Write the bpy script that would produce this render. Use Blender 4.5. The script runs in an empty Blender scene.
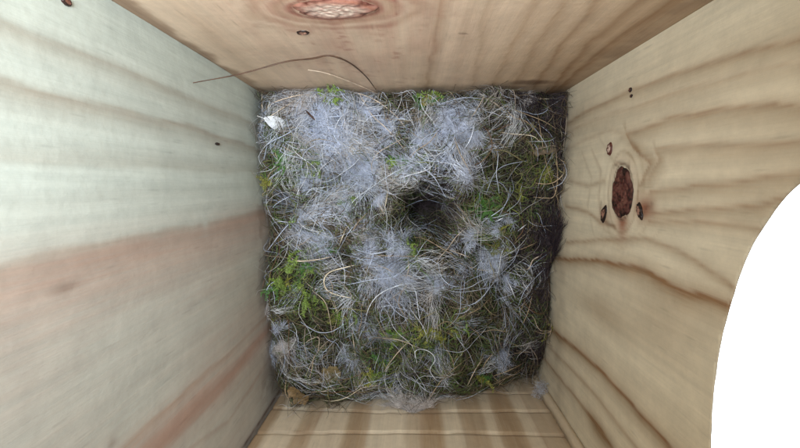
import bpy, math, random
import numpy as np
from mathutils import Matrix, Vector

rng = np.random.default_rng(11)
random.seed(11)
sc = bpy.context.scene
col = sc.collection

# ---------------------------------------------------------------- camera, light, exposure
F_PX, CX, CY = 430.0, 400.0, 224.0          # focal length and centre in photograph pixels
CAM_Z = 0.18                                # lens height above the nest surface (metres)
n = np.array([12 / F_PX, 39 / F_PX, -1.0]); n /= np.linalg.norm(n)
zc = -n
xc = np.array([1.0, 0, 0]) - zc * zc[0]; xc /= np.linalg.norm(xc)
ROT = np.stack([xc, np.cross(zc, xc), zc])  # camera -> world
cam_data = bpy.data.cameras.new('camera')
cam_data.sensor_width = 36.0
cam_data.sensor_fit = 'HORIZONTAL'
cam_data.lens = F_PX / 800 * 36.0
cam_data.clip_start = 0.002
cam_data.clip_end = 50.0
cam = bpy.data.objects.new('camera', cam_data)
col.objects.link(cam)
m4 = Matrix([list(r) + [0] for r in ROT] + [[0, 0, 0, 1]])
cam.matrix_world = Matrix.Translation((0, 0, CAM_Z)) @ m4
sc.camera = cam

world = bpy.data.worlds.new('World')
sc.world = world
world.use_nodes = True
bg = world.node_tree.nodes['Background']
bg.inputs['Color'].default_value = (0.86, 0.96, 1.0, 1)   # bright overcast daylight outside the box
bg.inputs['Strength'].default_value = 3.0

# small round lamp added under the roof to brighten nest and right board
ld = bpy.data.lights.new('roof_fill_lamp', 'AREA')
ld.shape = 'DISK'; ld.size = 0.05; ld.energy = 0.095; ld.spread = math.radians(105); ld.color = (0.84, 0.92, 1.0)
lamp = bpy.data.objects.new('roof_fill_lamp', ld)
lamp.location = (-0.030, 0.012, 0.1985)
col.objects.link(lamp)

sc.view_settings.view_transform = 'Standard'
sc.view_settings.look = 'None'
sc.view_settings.gamma = 1.0
sc.view_settings.use_curve_mapping = False
sc.view_settings.exposure = 0.85
sc.render.engine = 'CYCLES'
sc.cycles.max_bounces = 12
sc.cycles.diffuse_bounces = 8
sc.cycles.use_denoising = True

# ---------------------------------------------------------------- helpers
def ray(px, py):
    return ROT @ np.array([(px - CX) / F_PX, -(py - CY) / F_PX, -1.0])
def at_x(px, py, x):
    d = ray(px, py); return d * (x / d[0]) + np.array([0, 0, CAM_Z])
def at_y(px, py, y):
    d = ray(px, py); return d * (y / d[1]) + np.array([0, 0, CAM_Z])
def at_z(px, py, z):
    d = ray(px, py); return d * ((z - CAM_Z) / d[2]) + np.array([0, 0, CAM_Z])

XL, XR, YB, YF = -0.0640, 0.0640, 0.0390, -0.0992   # inner faces of the four walls
ZB, ZT = -0.045, 0.200                              # floor top, roof underside
TH = 0.016

def tag(o, label=None, cat=None, group=None, kind=None):
    if label: o['label'] = label
    if cat: o['category'] = cat
    if group: o['group'] = group
    if kind: o['kind'] = kind
    return o
def link(name, me, mat, parent=None):
    o = bpy.data.objects.new(name, me)
    col.objects.link(o)
    if mat and not me.materials: me.materials.append(mat)
    if parent: o.parent = parent
    return o
def empty(name, loc=(0, 0, 0)):
    o = bpy.data.objects.new(name, None)
    o.empty_display_size = 0.01
    o.location = loc
    col.objects.link(o)
    return o
def raw_mesh(name, verts, quads=None, tris=None, colr=None, smooth=True):
    me = bpy.data.meshes.new(name)
    verts = np.ascontiguousarray(verts, dtype=np.float32).reshape(-1, 3)
    q = np.zeros((0, 4), int) if quads is None else np.asarray(quads).reshape(-1, 4)
    t = np.zeros((0, 3), int) if tris is None else np.asarray(tris).reshape(-1, 3)
    me.vertices.add(len(verts))
    me.vertices.foreach_set('co', verts.ravel())
    loops = np.concatenate([q.ravel(), t.ravel()]).astype(np.int32)
    tot = np.concatenate([np.full(len(q), 4), np.full(len(t), 3)]).astype(np.int32)
    start = np.concatenate([[0], np.cumsum(tot)[:-1]]).astype(np.int32)
    me.loops.add(len(loops)); me.loops.foreach_set('vertex_index', loops)
    me.polygons.add(len(tot)); me.polygons.foreach_set('loop_start', start)
    me.polygons.foreach_set('loop_total', tot)
    me.update(calc_edges=True)
    me.validate()
    if smooth:
        me.polygons.foreach_set('use_smooth', np.ones(len(me.polygons), bool))
    if colr is not None:
        a = me.attributes.new('tint', 'FLOAT_COLOR', 'POINT')
        c = np.ones((len(verts), 4), np.float32); c[:, :colr.shape[1]] = colr
        a.data.foreach_set('color', c.ravel())
    return me

def vnoise(x, y, seed=0, scale=1.0):
    """smooth value noise on arrays"""
    r = np.random.default_rng(seed); T = r.random((64, 64))
    x = np.asarray(x) * scale; y = np.asarray(y) * scale
    xi = np.floor(x).astype(int); yi = np.floor(y).astype(int)
    fx = x - xi; fy = y - yi
    fx = fx * fx * (3 - 2 * fx); fy = fy * fy * (3 - 2 * fy)
    g = lambda a, b: T[a % 64, b % 64]
    return (g(xi, yi) * (1 - fx) * (1 - fy) + g(xi + 1, yi) * fx * (1 - fy)
            + g(xi, yi + 1) * (1 - fx) * fy + g(xi + 1, yi + 1) * fx * fy)

# ---------------------------------------------------------------- materials
def new_mat(name):
    m = bpy.data.materials.new(name); m.use_nodes = True
    nt = m.node_tree; nt.nodes.clear()
    out = nt.nodes.new('ShaderNodeOutputMaterial')
    return m, nt, out
def N(nt, t, **kw):
    nd = nt.nodes.new(t)
    for k, v in kw.items(): setattr(nd, k, v)
    return nd
def mixc(nt, fac, a, b, mode='MIX'):
    x = N(nt, 'ShaderNodeMix', data_type='RGBA', blend_type=mode)
    for sock, v in ((x.inputs[0], fac), (x.inputs[6], a), (x.inputs[7], b)):
        if hasattr(v, 'links'): nt.links.new(v, sock)
        elif isinstance(v, (int, float)): sock.default_value = v
        else: sock.default_value = (*v, 1)
    return x.outputs[2]

def wood_material(name, base, late, red, dark=(0.10, 0.045, 0.025), fibre_axis='Z', gloss=0.55):
    """planed softwood; the attribute 'tint' carries the growth-ring pattern of the board:
    R late wood, G reddish heart wood, B bark, stain and painted joint shade"""
    m, nt, out = new_mat(name)
    L = nt.links.new
    at = N(nt, 'ShaderNodeAttribute', attribute_name='tint')
    sep = N(nt, 'ShaderNodeSeparateColor'); L(at.outputs['Color'], sep.inputs[0])
    tc = N(nt, 'ShaderNodeTexCoord')
    mp = N(nt, 'ShaderNodeMapping'); L(tc.outputs['Object'], mp.inputs[0])
    s = (900, 900, 45) if fibre_axis == 'Z' else (900, 45, 900)
    mp.inputs['Scale'].default_value = s
    fib = N(nt, 'ShaderNodeTexNoise'); L(mp.outputs[0], fib.inputs['Vector'])
    fib.inputs['Scale'].default_value = 1.0; fib.inputs['Detail'].default_value = 5; fib.inputs['Roughness'].default_value = 0.65
    mp2 = N(nt, 'ShaderNodeMapping'); L(tc.outputs['Object'], mp2.inputs[0]); mp2.inputs['Scale'].default_value = (60, 60, 14)
    big = N(nt, 'ShaderNodeTexNoise'); L(mp2.outputs[0], big.inputs['Vector'])
    big.inputs['Scale'].default_value = 1.0; big.inputs['Detail'].default_value = 4
    rough = N(nt, 'ShaderNodeTexNoise'); L(tc.outputs['Object'], rough.inputs['Vector'])
    rough.inputs['Scale'].default_value = 420; rough.inputs['Detail'].default_value = 3
    # break the ring lines up a little with the fibre noise
    mul = N(nt, 'ShaderNodeMath', operation='MULTIPLY_ADD'); L(fib.outputs[0], mul.inputs[0]); mul.inputs[1].default_value = 0.9; mul.inputs[2].default_value = 0.55
    def scaled(o):
        q = N(nt, 'ShaderNodeMath', operation='MULTIPLY', use_clamp=True); L(o, q.inputs[0]); L(mul.outputs[0], q.inputs[1]); return q.outputs[0]
    c0 = mixc(nt, big.outputs[0], tuple(v * 0.93 for v in base), tuple(min(.9, v * 1.06) for v in base))
    c1 = mixc(nt, scaled(sep.outputs[0]), c0, late)
    c2 = mixc(nt, scaled(sep.outputs[1]), c1, red)
    c3 = mixc(nt, scaled(sep.outputs[2]), c2, dark)
    ramp = N(nt, 'ShaderNodeMapRange'); L(fib.outputs[0], ramp.inputs[0])
    ramp.inputs[1].default_value = 0.3; ramp.inputs[2].default_value = 0.75; ramp.inputs[3].default_value = 0.93; ramp.inputs[4].default_value = 1.04
    mp3 = N(nt, 'ShaderNodeMapping'); L(tc.outputs['Object'], mp3.inputs[0]); mp3.inputs['Scale'].default_value = (330, 330, 7)
    stv = N(nt, 'ShaderNodeTexNoise'); L(mp3.outputs[0], stv.inputs['Vector']); stv.inputs['Scale'].default_value = 1.0; stv.inputs['Detail'].default_value = 6; stv.inputs['Roughness'].default_value = .7
    rm2 = N(nt, 'ShaderNodeMapRange'); L(stv.outputs[0], rm2.inputs[0])
    rm2.inputs[1].default_value = 0.32; rm2.inputs[2].default_value = 0.7; rm2.inputs[3].default_value = 0.89; rm2.inputs[4].default_value = 1.04
    c3 = mixc(nt, 1.0, c3, rm2.outputs[0], 'MULTIPLY')
    # short dark resin ducts and a little grime
    mp4 = N(nt, 'ShaderNodeMapping'); L(tc.outputs['Object'], mp4.inputs[0]); mp4.inputs['Scale'].default_value = (420, 420, 52)
    vor = N(nt, 'ShaderNodeTexVoronoi'); L(mp4.outputs[0], vor.inputs['Vector']); vor.inputs['Scale'].default_value = 1.0
    fl = N(nt, 'ShaderNodeMapRange'); L(vor.outputs['Distance'], fl.inputs[0]); fl.inputs[1].default_value = .06; fl.inputs[2].default_value = .16; fl.inputs[3].default_value = .88; fl.inputs[4].default_value = 1.0
    c3 = mixc(nt, 1.0, c3, fl.outputs[0], 'MULTIPLY')
    gr = N(nt, 'ShaderNodeTexNoise'); L(tc.outputs['Object'], gr.inputs['Vector']); gr.inputs['Scale'].default_value = 95; gr.inputs['Detail'].default_value = 8; gr.inputs['Roughness'].default_value = .75
    gm = N(nt, 'ShaderNodeMapRange'); L(gr.outputs[0], gm.inputs[0]); gm.inputs[1].default_value = .3; gm.inputs[2].default_value = .62; gm.inputs[3].default_value = .86; gm.inputs[4].default_value = 1.03
    c3 = mixc(nt, 1.0, c3, gm.outputs[0], 'MULTIPLY')
    c4 = mixc(nt, 1.0, c3, ramp.outputs[0], 'MULTIPLY')
    bs = N(nt, 'ShaderNodeBsdfPrincipled'); L(c4, bs.inputs['Base Color'])
    bs.inputs['Roughness'].default_value = gloss
    bs.inputs['Specular IOR Level'].default_value = 0.3
    add = N(nt, 'ShaderNodeMath', operation='ADD'); L(fib.outputs[0], add.inputs[0]); L(rough.outputs[0], add.inputs[1])
    bp = N(nt, 'ShaderNodeBump'); bp.inputs['Strength'].default_value = 0.35; bp.inputs['Distance'].default_value = 0.00025
    L(add.outputs[0], bp.inputs['Height']); L(bp.outputs[0], bs.inputs['Normal'])
    L(bs.outputs[0], out.inputs[0])
    return m

def fibre_material(name, rough=0.6, trans=0.25, noise=0.25, scale=600):
    m, nt, out = new_mat(name)
    L = nt.links.new
    at = N(nt, 'ShaderNodeAttribute', attribute_name='tint')
    tc = N(nt, 'ShaderNodeTexCoord')
    nz = N(nt, 'ShaderNodeTexNoise'); L(tc.outputs['Object'], nz.inputs['Vector']); nz.inputs['Scale'].default_value = scale; nz.inputs['Detail'].default_value = 3
    mr = N(nt, 'ShaderNodeMapRange'); L(nz.outputs[0], mr.inputs[0]); mr.inputs[1].default_value = 0.3; mr.inputs[2].default_value = 0.7
    mr.inputs[3].default_value = 1 - noise; mr.inputs[4].default_value = 1 + noise
    c = mixc(nt, 1.0, at.outputs['Color'], mr.outputs[0], 'MULTIPLY')
    bs = N(nt, 'ShaderNodeBsdfPrincipled'); L(c, bs.inputs['Base Color']); bs.inputs['Roughness'].default_value = rough
    bs.inputs['Specular IOR Level'].default_value = 0.25
    tr = N(nt, 'ShaderNodeBsdfTranslucent'); L(c, tr.inputs[0])
    mx = N(nt, 'ShaderNodeMixShader'); mx.inputs[0].default_value = trans
    L(bs.outputs[0], mx.inputs[1]); L(tr.outputs[0], mx.inputs[2]); L(mx.outputs[0], out.inputs[0])
    return m

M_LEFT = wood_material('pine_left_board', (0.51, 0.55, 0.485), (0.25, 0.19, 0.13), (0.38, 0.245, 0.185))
M_BACK = wood_material('pine_back_board', (0.76, 0.59, 0.43), (0.30, 0.165, 0.08), (0.36, 0.16, 0.11))
M_RIGHT = wood_material('pine_right_board', (0.80, 0.70, 0.51), (0.28, 0.17, 0.08), (0.32, 0.13, 0.07))
M_FRONT = wood_material('pine_front_board', (0.74, 0.62, 0.45), (0.36, 0.23, 0.12), (0.36, 0.2, 0.12))
M_PLAIN = wood_material('pine_plain', (0.68, 0.55, 0.38), (0.4, 0.25, 0.13), (0.4, 0.2, 0.1))
M_ROOF = wood_material('darkened_roof_board', (0.34, 0.27, 0.19), (0.2, 0.14, 0.08), (0.2, 0.12, 0.07))  # unseen roof, toned dark so less light bounces near the top
M_KNOT = wood_material('pine_knot', (0.105, 0.026, 0.022), (0.46, 0.25, 0.17), (0.09, 0.025, 0.02), (0.015, 0.008, 0.006), gloss=0.4)
M_KNOT_PALE = wood_material('pine_knot_pale', (0.40, 0.17, 0.11), (0.78, 0.62, 0.50), (0.34, 0.11, 0.08), (0.10, 0.03, 0.02), gloss=0.45)
M_FIBRE = fibre_material('nest_fibre')
M_DOWN = fibre_material('nest_down', rough=0.8, trans=0.4, noise=0.15)
M_STEM = fibre_material('dry_stem', rough=0.45, trans=0.1, noise=0.3, scale=350)
M_MOSS = fibre_material('moss_leaf', rough=0.5, trans=0.35, noise=0.3, scale=900)
M_BASE = fibre_material('moss_base', rough=0.9, trans=0.0, noise=0.5, scale=500)

# ---------------------------------------------------------------- the box
box = empty('nest_box', (0, -0.03, ZB - TH))
tag(box, 'pale pine bird nest box seen from inside, knotty boards around the nest', 'nest box')
def under(o):
    o.parent = box; o.matrix_parent_inverse = Matrix.Translation(-box.location); return o

def extend(pts, a=0.12):
    pts = [np.array(p, float) for p in pts]
    d0 = pts[0] - pts[1]; d1 = pts[-1] - pts[-2]
    return [pts[0] + d0 / np.linalg.norm(d0) * a] + pts + [pts[-1] + d1 / np.linalg.norm(d1) * a]

def line_field(U, Z, pts, wl, wr, fade0=None):
    """one growth ring on the board: distance to a polyline; wl / wr = width to its left / right"""
    best = np.full(U.shape, 1e9); side = np.zeros(U.shape)
    for a, b in zip(pts[:-1], pts[1:]):
        d = b - a; l2 = d @ d
        t = np.clip(((U - a[0]) * d[0] + (Z - a[1]) * d[1]) / l2, 0, 1)
        ex = U - a[0] - t * d[0]; ez = Z - a[1] - t * d[1]
        dd = np.hypot(ex, ez); s = np.sign(d[0] * ez - d[1] * ex)
        k = dd < best; best = np.where(k, dd, best); side = np.where(k, s, side)
    w = np.where(side > 0, wl, wr)
    return np.exp(-(best / w) ** 1.3)

def blob(U, Z, c, ru, rz, p=2.0):
    return np.exp(-(((U - c[0]) / ru) ** 2 + ((Z - c[1]) / rz) ** 2) ** (p / 2))

STEP = 0.0008
def board_grid(u0, u1, z0=ZB, z1=ZT):
    nu = int(round((u1 - u0) / STEP)) + 1; nz = int(round((z1 - z0) / STEP)) + 1
    U, Z = np.meshgrid(np.linspace(u0, u1, nu), np.linspace(z0, z1, nz), indexing='ij')
    i = np.arange(nu * nz).reshape(nu, nz)
    Q = np.stack([i[:-1, :-1], i[1:, :-1], i[1:, 1:], i[:-1, 1:]], -1).reshape(-1, 4)
    return U.ravel(), Z.ravel(), Q, nu, nz

def warp(U, Z, seed, amp=0.0006):
    return U + (vnoise(U, Z, seed, 55) - .5) * 2 * amp + (vnoise(U, Z, seed + 1, 160) - .5) * amp, Z

def close_board(V, Q, C, axis, outw, flare=None):
    """give a sheet real thickness: copy it outward and stitch the open edges"""
    from collections import Counter
    e = np.concatenate([Q[:, [0, 1]], Q[:, [1, 2]], Q[:, [2, 3]], Q[:, [3, 0]]])
    key = np.sort(e, 1); k = key[:, 0].astype(np.int64) * 10_000_000 + key[:, 1]
    uq, inv, cnt = np.unique(k, return_inverse=True, return_counts=True)
    be = e[cnt[inv] == 1]
    nv = len(V)
    used = np.unique(be)
    ring = V[used].copy(); ring[:, axis] += outw
    if flare is not None: ring = flare(ring)
    idx = np.full(nv, -1); idx[used] = nv + np.arange(len(used))
    side = np.stack([be[:, 1], be[:, 0], idx[be[:, 0]], idx[be[:, 1]]], -1)
    V2 = np.concatenate([V, ring]); C2 = np.concatenate([C, C[used] * 0.3])
    return V2, np.concatenate([Q, side]), C2, idx

def add_board(name, to_xyz, axis, outw, u0, u1, colour_fn, mat, label=None, cut=None, flip=False, relief=None, flare=None, z0=ZB, z1=ZT):
    U, Z, Q, nu, nz = board_grid(u0, u1, z0, z1)
    if cut is not None:
        U, Z, Q = cut(U, Z, Q)
    C = np.clip(colour_fn(U, Z), 0, 1)
    V = to_xyz(U, Z)
    bumpy = (vnoise(U, Z, 71, 25) - .5) * 0.0006
    V[:, axis] += bumpy
    if relief is not None: V[:, axis] += relief(U, Z) * np.sign(outw)
    if flip: Q = Q[:, ::-1]
    V, Q, C, idx = close_board(V, Q, C, axis, outw, flare)
    me = raw_mesh(name, V, Q, colr=C, smooth=False)
    sm = np.ones(len(me.polygons), bool); me.polygons.foreach_set('use_smooth', sm)
    o = under(link(name, me, mat))
    if label: o['label'] = label
    # plain outer face
    return o

def wp(wall, pts):
    """photo pixels -> (u, z) on a wall"""
    r = []
    for p in pts:
        if wall == 'L': q = at_x(*p, XL); r.append(np.array([q[1], q[2]]))
        if wall == 'R': q = at_x(*p, XR); r.append(np.array([q[1], q[2]]))
        if wall == 'B': q = at_y(*p, YB); r.append(np.array([q[0], q[2]]))
        if wall == 'F': q = at_y(*p, YF); r.append(np.array([q[0], q[2]]))
    return r

# --- left board
def left_colour(U0, Z0):
    U, Z = warp(U0, Z0, 3)
    R = np.zeros_like(U); G = R.copy(); B = R.copy()
    for pts, wl, wr, s in [
        ([(0, 20), (60, 44), (125, 68), (190, 98), (252, 123)], .0008, .0032, .42),
        ([(0, 28), (60, 52), (125, 76), (190, 104), (252, 127)], .0008, .0014, .25),
        ([(0, 78), (60, 95), (125, 109), (190, 126), (252, 147)], .0007, .0040, .50),
        ([(0, 160), (130, 166), (252, 172)], .0040, .0009, .28),
        ([(0, 208), (130, 196), (252, 186)], .003, .003, .12),
        ([(0, 265), (50, 251), (120, 240), (200, 225), (258, 213)], .0009, .011, .46),
        ([(120, 448), (190, 387), (258, 325)], .0006, .0022, .6),
        ([(150, 448), (212, 395), (262, 338)], .003, .004, .45),
        ([(190, 448), (228, 420), (264, 366)], .0008, .002, .45),
        ([(0, 360), (130, 300), (255, 250)], .006, .006, .20)]:
        P = extend(wp('L', pts)); R = np.maximum(R, 1.25 * s * np.maximum(line_field(U, Z, P, wl, wr), 0))
        R = np.maximum(R, s * np.maximum(line_field(U, Z, P, wr, wl), 0) * 0.35)
    for pts, wl, wr, s in [
        ([(60, 251), (140, 238), (200, 226), (258, 213)], .0015, .005, .40),
        ([(150, 448), (212, 395), (262, 338)], .0028, .0035, .55)]:
        P = wp('L', pts)
        P = [P[0] + (P[0] - P[1]) / np.linalg.norm(P[0] - P[1]) * .02] + P + [P[-1] + np.array([0, -.05])]
        f = np.maximum(line_field(U, Z, P, wl, wr), line_field(U, Z, P, wr, wl))
        G = np.maximum(G, s * f * (0.5 + vnoise(U * 30, Z * 6, 9, 6)))
    q4 = extend(wp('L', [(0, 265), (50, 251), (120, 240), (200, 225), (258, 213)]))
    zz = np.array([p[1] for p in q4])[::-1]; uu = np.array([p[0] for p in q4])[::-1]
    if zz[0] > zz[-1]: zz = zz[::-1]; uu = uu[::-1]
    below = np.clip((np.interp(Z, zz, uu) - U) / .002, 0, 1)
    G += .42 * below * (.6 + .8 * vnoise(U * 8, Z * 2, 91, 12)); R = np.maximum(R, .20 * below)
    c = wp('L', [(65, 287)])[0]; B += .45 * blob(U, Z, c, .0011, .0035)
    c = wp('L', [(112, 441)])[0]; B += .40 * blob(U, Z, c, .0012, .0016)
    c = wp('L', [(205, 222)])[0]; R *= 1 - 0.8 * blob(U, Z, c, .004, .002)
    B += .75 * np.exp(-((U0 - YF) / .0008) ** 2) * (.5 + vnoise(U, Z, 36, 300))   # shade of the open joint, painted as a dark line
    # damp stain running up from the nest
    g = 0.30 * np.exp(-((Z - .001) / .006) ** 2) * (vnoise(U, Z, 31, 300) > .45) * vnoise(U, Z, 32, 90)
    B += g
    return np.stack([R, G, B], -1)
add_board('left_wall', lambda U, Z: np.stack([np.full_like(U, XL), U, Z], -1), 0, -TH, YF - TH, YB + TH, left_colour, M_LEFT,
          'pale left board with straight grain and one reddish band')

# --- back board
KB = wp('B', [(334, 9)])[0]
def back_colour(U0, Z0):
    U, Z = warp(U0, Z0, 13, .0008)
    R = np.zeros_like(U); G = R.copy(); B = R.copy()
    # grain bends round the big knot
    dx = U - KB[0]; dz = Z - KB[1]
    e_ = wp('B', [(290, 9), (378, 9), (334, -1), (334, 19)])
    rr = np.hypot(dx / (abs(e_[0][0] - e_[1][0]) / 2), dz / (abs(e_[2][1] - e_[3][1]) / 2)) * (1 + .16 * (vnoise(U, Z, 15, 150) - .5))
    for pts, wl, wr, s in [
        ([(428, 86), (433, 40), (441, 0)], .0008, .0018, .6),
        ([(455, 86), (462, 40), (470, 0)], .001, .003, .25),
        ([(474, 84), (480, 40), (487, 0)], .0007, .0022, .4),
        ([(492, 86), (512, 45), (535, 0)], .0007, .0025, .45),
        ([(518, 78), (540, 38), (562, 0)], .0008, .003, .45),
        ([(541, 76), (567, 38), (596, 0)], .0007, .0022, .6),
        ([(556, 82), (590, 42), (641, 0)], .0008, .0028, .65),
        ([(560, 86), (611, 43), (675, 0)], .0009, .003, .6),
        ([(240, 60), (200, 25), (175, 0)], .003, .003, .2)]:
        P = extend(wp('B', pts)); f = line_field(U, Z, P, wl, wr)
        R = np.maximum(R, s * np.maximum(f, .6 * line_field(U, Z, P, wr, wl)))
    ring = (np.sin(rr * 9.0 + 3 * vnoise(U, Z, 5, 120)) * .5 + .5) * np.exp(-((rr - 1.3) / 1.1) ** 2) * (rr > 1)
    R = np.maximum(R, .55 * ring)
    G += .75 * np.exp(-((rr - 1.05) / .12) ** 2) + .45 * np.exp(-((rr - 1.55) / .12) ** 2) * vnoise(U, Z, 14, 200) + .3 * np.exp(-((rr - 2.2) / .2) ** 2) * vnoise(U, Z, 16, 160)
    B += .35 * np.exp(-((rr - 1.0) / .05) ** 2)
    G += .42 * np.exp(-(dx / .030) ** 2) * (0.35 + vnoise(U * 40, Z * 9, 6, 8)) * np.clip((Z + .01) / .05, .25, 1)
    st = vnoise(U, Z, 7, 700) * vnoise(U, Z, 8, 210)
    G += 1.1 * np.clip(st - .38, 0, 1) * np.exp(-(dx / .028) ** 2)
    R += .06 * (U > .012) * np.clip((U - .012) / .02, 0, 1)
    # brown stains in both corners
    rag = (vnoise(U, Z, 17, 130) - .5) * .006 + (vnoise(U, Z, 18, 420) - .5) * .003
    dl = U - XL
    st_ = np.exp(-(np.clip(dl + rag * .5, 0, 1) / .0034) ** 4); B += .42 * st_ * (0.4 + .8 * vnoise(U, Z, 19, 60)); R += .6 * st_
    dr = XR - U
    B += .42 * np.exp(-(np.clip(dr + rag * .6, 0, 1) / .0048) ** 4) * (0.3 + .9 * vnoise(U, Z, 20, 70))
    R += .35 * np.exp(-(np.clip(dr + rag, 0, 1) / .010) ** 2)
    c = wp('B', [(533, 82)])[0]; B += .65 * blob(U, Z + rag * .3, c, .0085, .0035, 4)
    c = wp('B', [(462, 34)])[0]; B += .8 * blob(U, Z, c, .0006, .0006)
    c = wp('B', [(466, 34)])[0]; B += .8 * blob(U, Z, c, .0005, .0005)
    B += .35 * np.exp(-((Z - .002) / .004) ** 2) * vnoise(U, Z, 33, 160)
    return np.stack([R, G, B], -1)
back = add_board('back_wall', lambda U, Z: np.stack([U, np.full_like(U, YB), Z], -1), 1, TH, XL - .0003, XR + .0003, back_colour, M_BACK,
                 'pinkish brown board with a large pale-centred knot', flip=True)

# --- right board with the round window
HOLE = np.array([-.0480, .1150]); HA, HB_LOW, HB_UP = .0512, .0240, .0440
def hole_r(U, Z):
    b = np.where(Z < HOLE[1], HB_LOW, HB_UP)
    return np.hypot((U - HOLE[0]) / HA, (Z - HOLE[1]) / b)
def cut_hole(U, Z, Q):
    cU = U[Q].mean(1); cZ = Z[Q].mean(1)
    keep = hole_r(cU, cZ) > 1
    Q2 = Q[keep]
    inner = np.unique(Q[~keep]); edge = np.intersect1d(inner, np.unique(Q2))
    for _ in range(2):
        r = hole_r(U[edge], Z[edge])
        ang = np.arctan2(Z[edge] - HOLE[1], U[edge] - HOLE[0])
        rough = 1 + .010 * (vnoise(ang * 9, ang * 3, 41) - .5) + .003 * (vnoise(ang * 26, ang * 3, 42) - .5)
        U[edge] = HOLE[0] + (U[edge] - HOLE[0]) / r * rough
        Z[edge] = HOLE[1] + (Z[edge] - HOLE[1]) / r * rough
    us = np.unique(Q2); mp = np.full(len(U), -1); mp[us] = np.arange(len(us))
    return U[us], Z[us], mp[Q2]
KR = wp('R', [(622, 193)])[0]
def flare_hole(ring):
    # the opening is cut on a slant and widens outwards
    near = hole_r(ring[:, 1], ring[:, 2]) < 1.06
    k_ = np.where(near, 1.0, 0.0)
    ring[:, 1] += k_ * (ring[:, 1] - HOLE[0]) * .55
    ring[:, 2] += k_ * np.where(ring[:, 2] < HOLE[1], (ring[:, 2] - HOLE[1]) * 1.5, (ring[:, 2] - HOLE[1]) * .3)
    return ring
def right_colour(U0, Z0):
    U, Z = warp(U0, Z0, 23, .0006)
    R = np.zeros_like(U); G = R.copy(); B = R.copy()
    for pts, wl, wr, s, ext in [
        ([(570, 121), (630, 91), (690, 70), (800, 38)], .004, .0008, .45, 1),
        ([(572, 130), (640, 104), (700, 86), (800, 60)], .0045, .0008, .30, 1),
        ([(640, 185), (650, 165), (634, 148), (626, 133), (670, 118), (740, 108), (800, 102)], .004, .0006, .50, 0),
        ([(648, 180), (660, 160), (655, 150), (690, 146), (800, 142)], .004, .001, .42, 0),
        ([(650, 192), (715, 182), (800, 175)], .0035, .0008, .42, 0),
        ([(645, 214), (700, 209), (760, 205), (800, 196)], .003, .0006, .45, 0),
        ([(648, 222), (700, 222), (760, 228)], .002, .0008, .4, 0),
        ([(567, 241), (645, 239), (678, 250), (728, 284), (760, 320)], .002, .0008, .40, 0),
        ([(555, 257), (600, 261), (645, 269), (684, 291), (728, 305), (760, 310)], .0030, .0005, .75, 0),
        ([(551, 327), (584, 355), (623, 394), (662, 438), (690, 470)], .003, .0005, .8, 1),
        ([(546, 360), (573, 394), (601, 432), (620, 460)], .002, .0006, .55, 1),
        ([(548, 345), (580, 378), (612, 418), (640, 455)], .0015, .001, .35, 1),
        ([(568, 180), (590, 186), (604, 182)], .001, .001, .3, 0),
        ([(566, 205), (588, 212), (600, 222), (615, 228)], .001, .001, .4, 0),
        ([(566, 150), (590, 140), (606, 132), (624, 134)], .001, .003, .22, 0)]:
        P = wp('R', pts)
        if ext: P = extend(P)
        f = np.maximum(line_field(U, Z, P, wl, wr), .5 * line_field(U, Z, P, wr, wl))
        R = np.maximum(R, 1.2 * s * f)
        G = np.maximum(G, .45 * s * line_field(U, Z, P, .0006, .0006))
    # ring of swollen grain round the knots
    for c, ru, rz, s in [(KR, .0083, .0062, .50)]:
        rr = np.hypot((U - c[0]) / ru, (Z - c[1]) / rz)
        R *= np.clip((rr - 1.05) / .5, 0, 1); G *= np.clip((rr - 1.05) / .5, 0, 1)
        G += .16 * np.exp(-((rr - 1.2) / .25) ** 2)
        R += .40 * np.exp(-((rr - 1.48) / .07) ** 2) * (.35 + vnoise(U, Z, 47, 260)) + .25 * np.exp(-((rr - 1.95) / .12) ** 2) * vnoise(U, Z, 48, 200)
        B += .8 * np.exp(-((rr - 1.0) / .06) ** 2)
    c = wp('R', [(622, 230)])[0]; G += .4 * blob(U, Z, c, .004, .003)
    c = wp('R', [(600, 310)])[0]; R += .40 * blob(U, Z, c, .006, .020)
    c = wp('R', [(660, 320)])[0]; R += .28 * blob(U, Z, c, .010, .020)
    c = wp('R', [(598, 432)])[0]; R += .55 * blob(U, Z, c, .004, .010)
    c = wp('R', [(648, 207)])[0]; B += .45 * blob(U, Z, c, .0012, .0026)
    R += .12 * vnoise(U * 18, Z * 3, 44, 10)
    for pts, s in [([(592, 150), (601, 172), (599, 200), (604, 230), (622, 241), (642, 233), (652, 214), (648, 186), (640, 166)], .38),
                   ([(582, 152), (592, 178), (588, 205), (594, 236), (618, 250), (650, 242), (668, 222)], .28),
                   ([(600, 140), (612, 160), (618, 166)], .3), ([(636, 150), (630, 160), (628, 168)], .35)]:
        R = np.maximum(R, s * line_field(U, Z, wp('R', pts), .0012, .0007))
    for p, s in [((604, 216), .6), ((641, 210), .7), ((622, 222), .45), ((648, 206), .5)]:
        c = wp('R', [p])[0]; G += s * blob(U, Z, c, .0030, .0036)
    B = np.maximum(B, .7 * line_field(U, Z, wp('R', [(614, 168), (618, 165), (624, 164.5), (629, 167)]), .0004, .0005))
    B = np.maximum(B, .5 * line_field(U, Z, wp('R', [(601, 203), (600, 213), (605, 223), (614, 228)]), .0004, .0006))
    B = np.maximum(B, .5 * line_field(U, Z, wp('R', [(652, 203), (646, 208), (642, 216)]), .0005, .0009))
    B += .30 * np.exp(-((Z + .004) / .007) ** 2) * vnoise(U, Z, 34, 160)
    return np.stack([R, G, B], -1)
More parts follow.
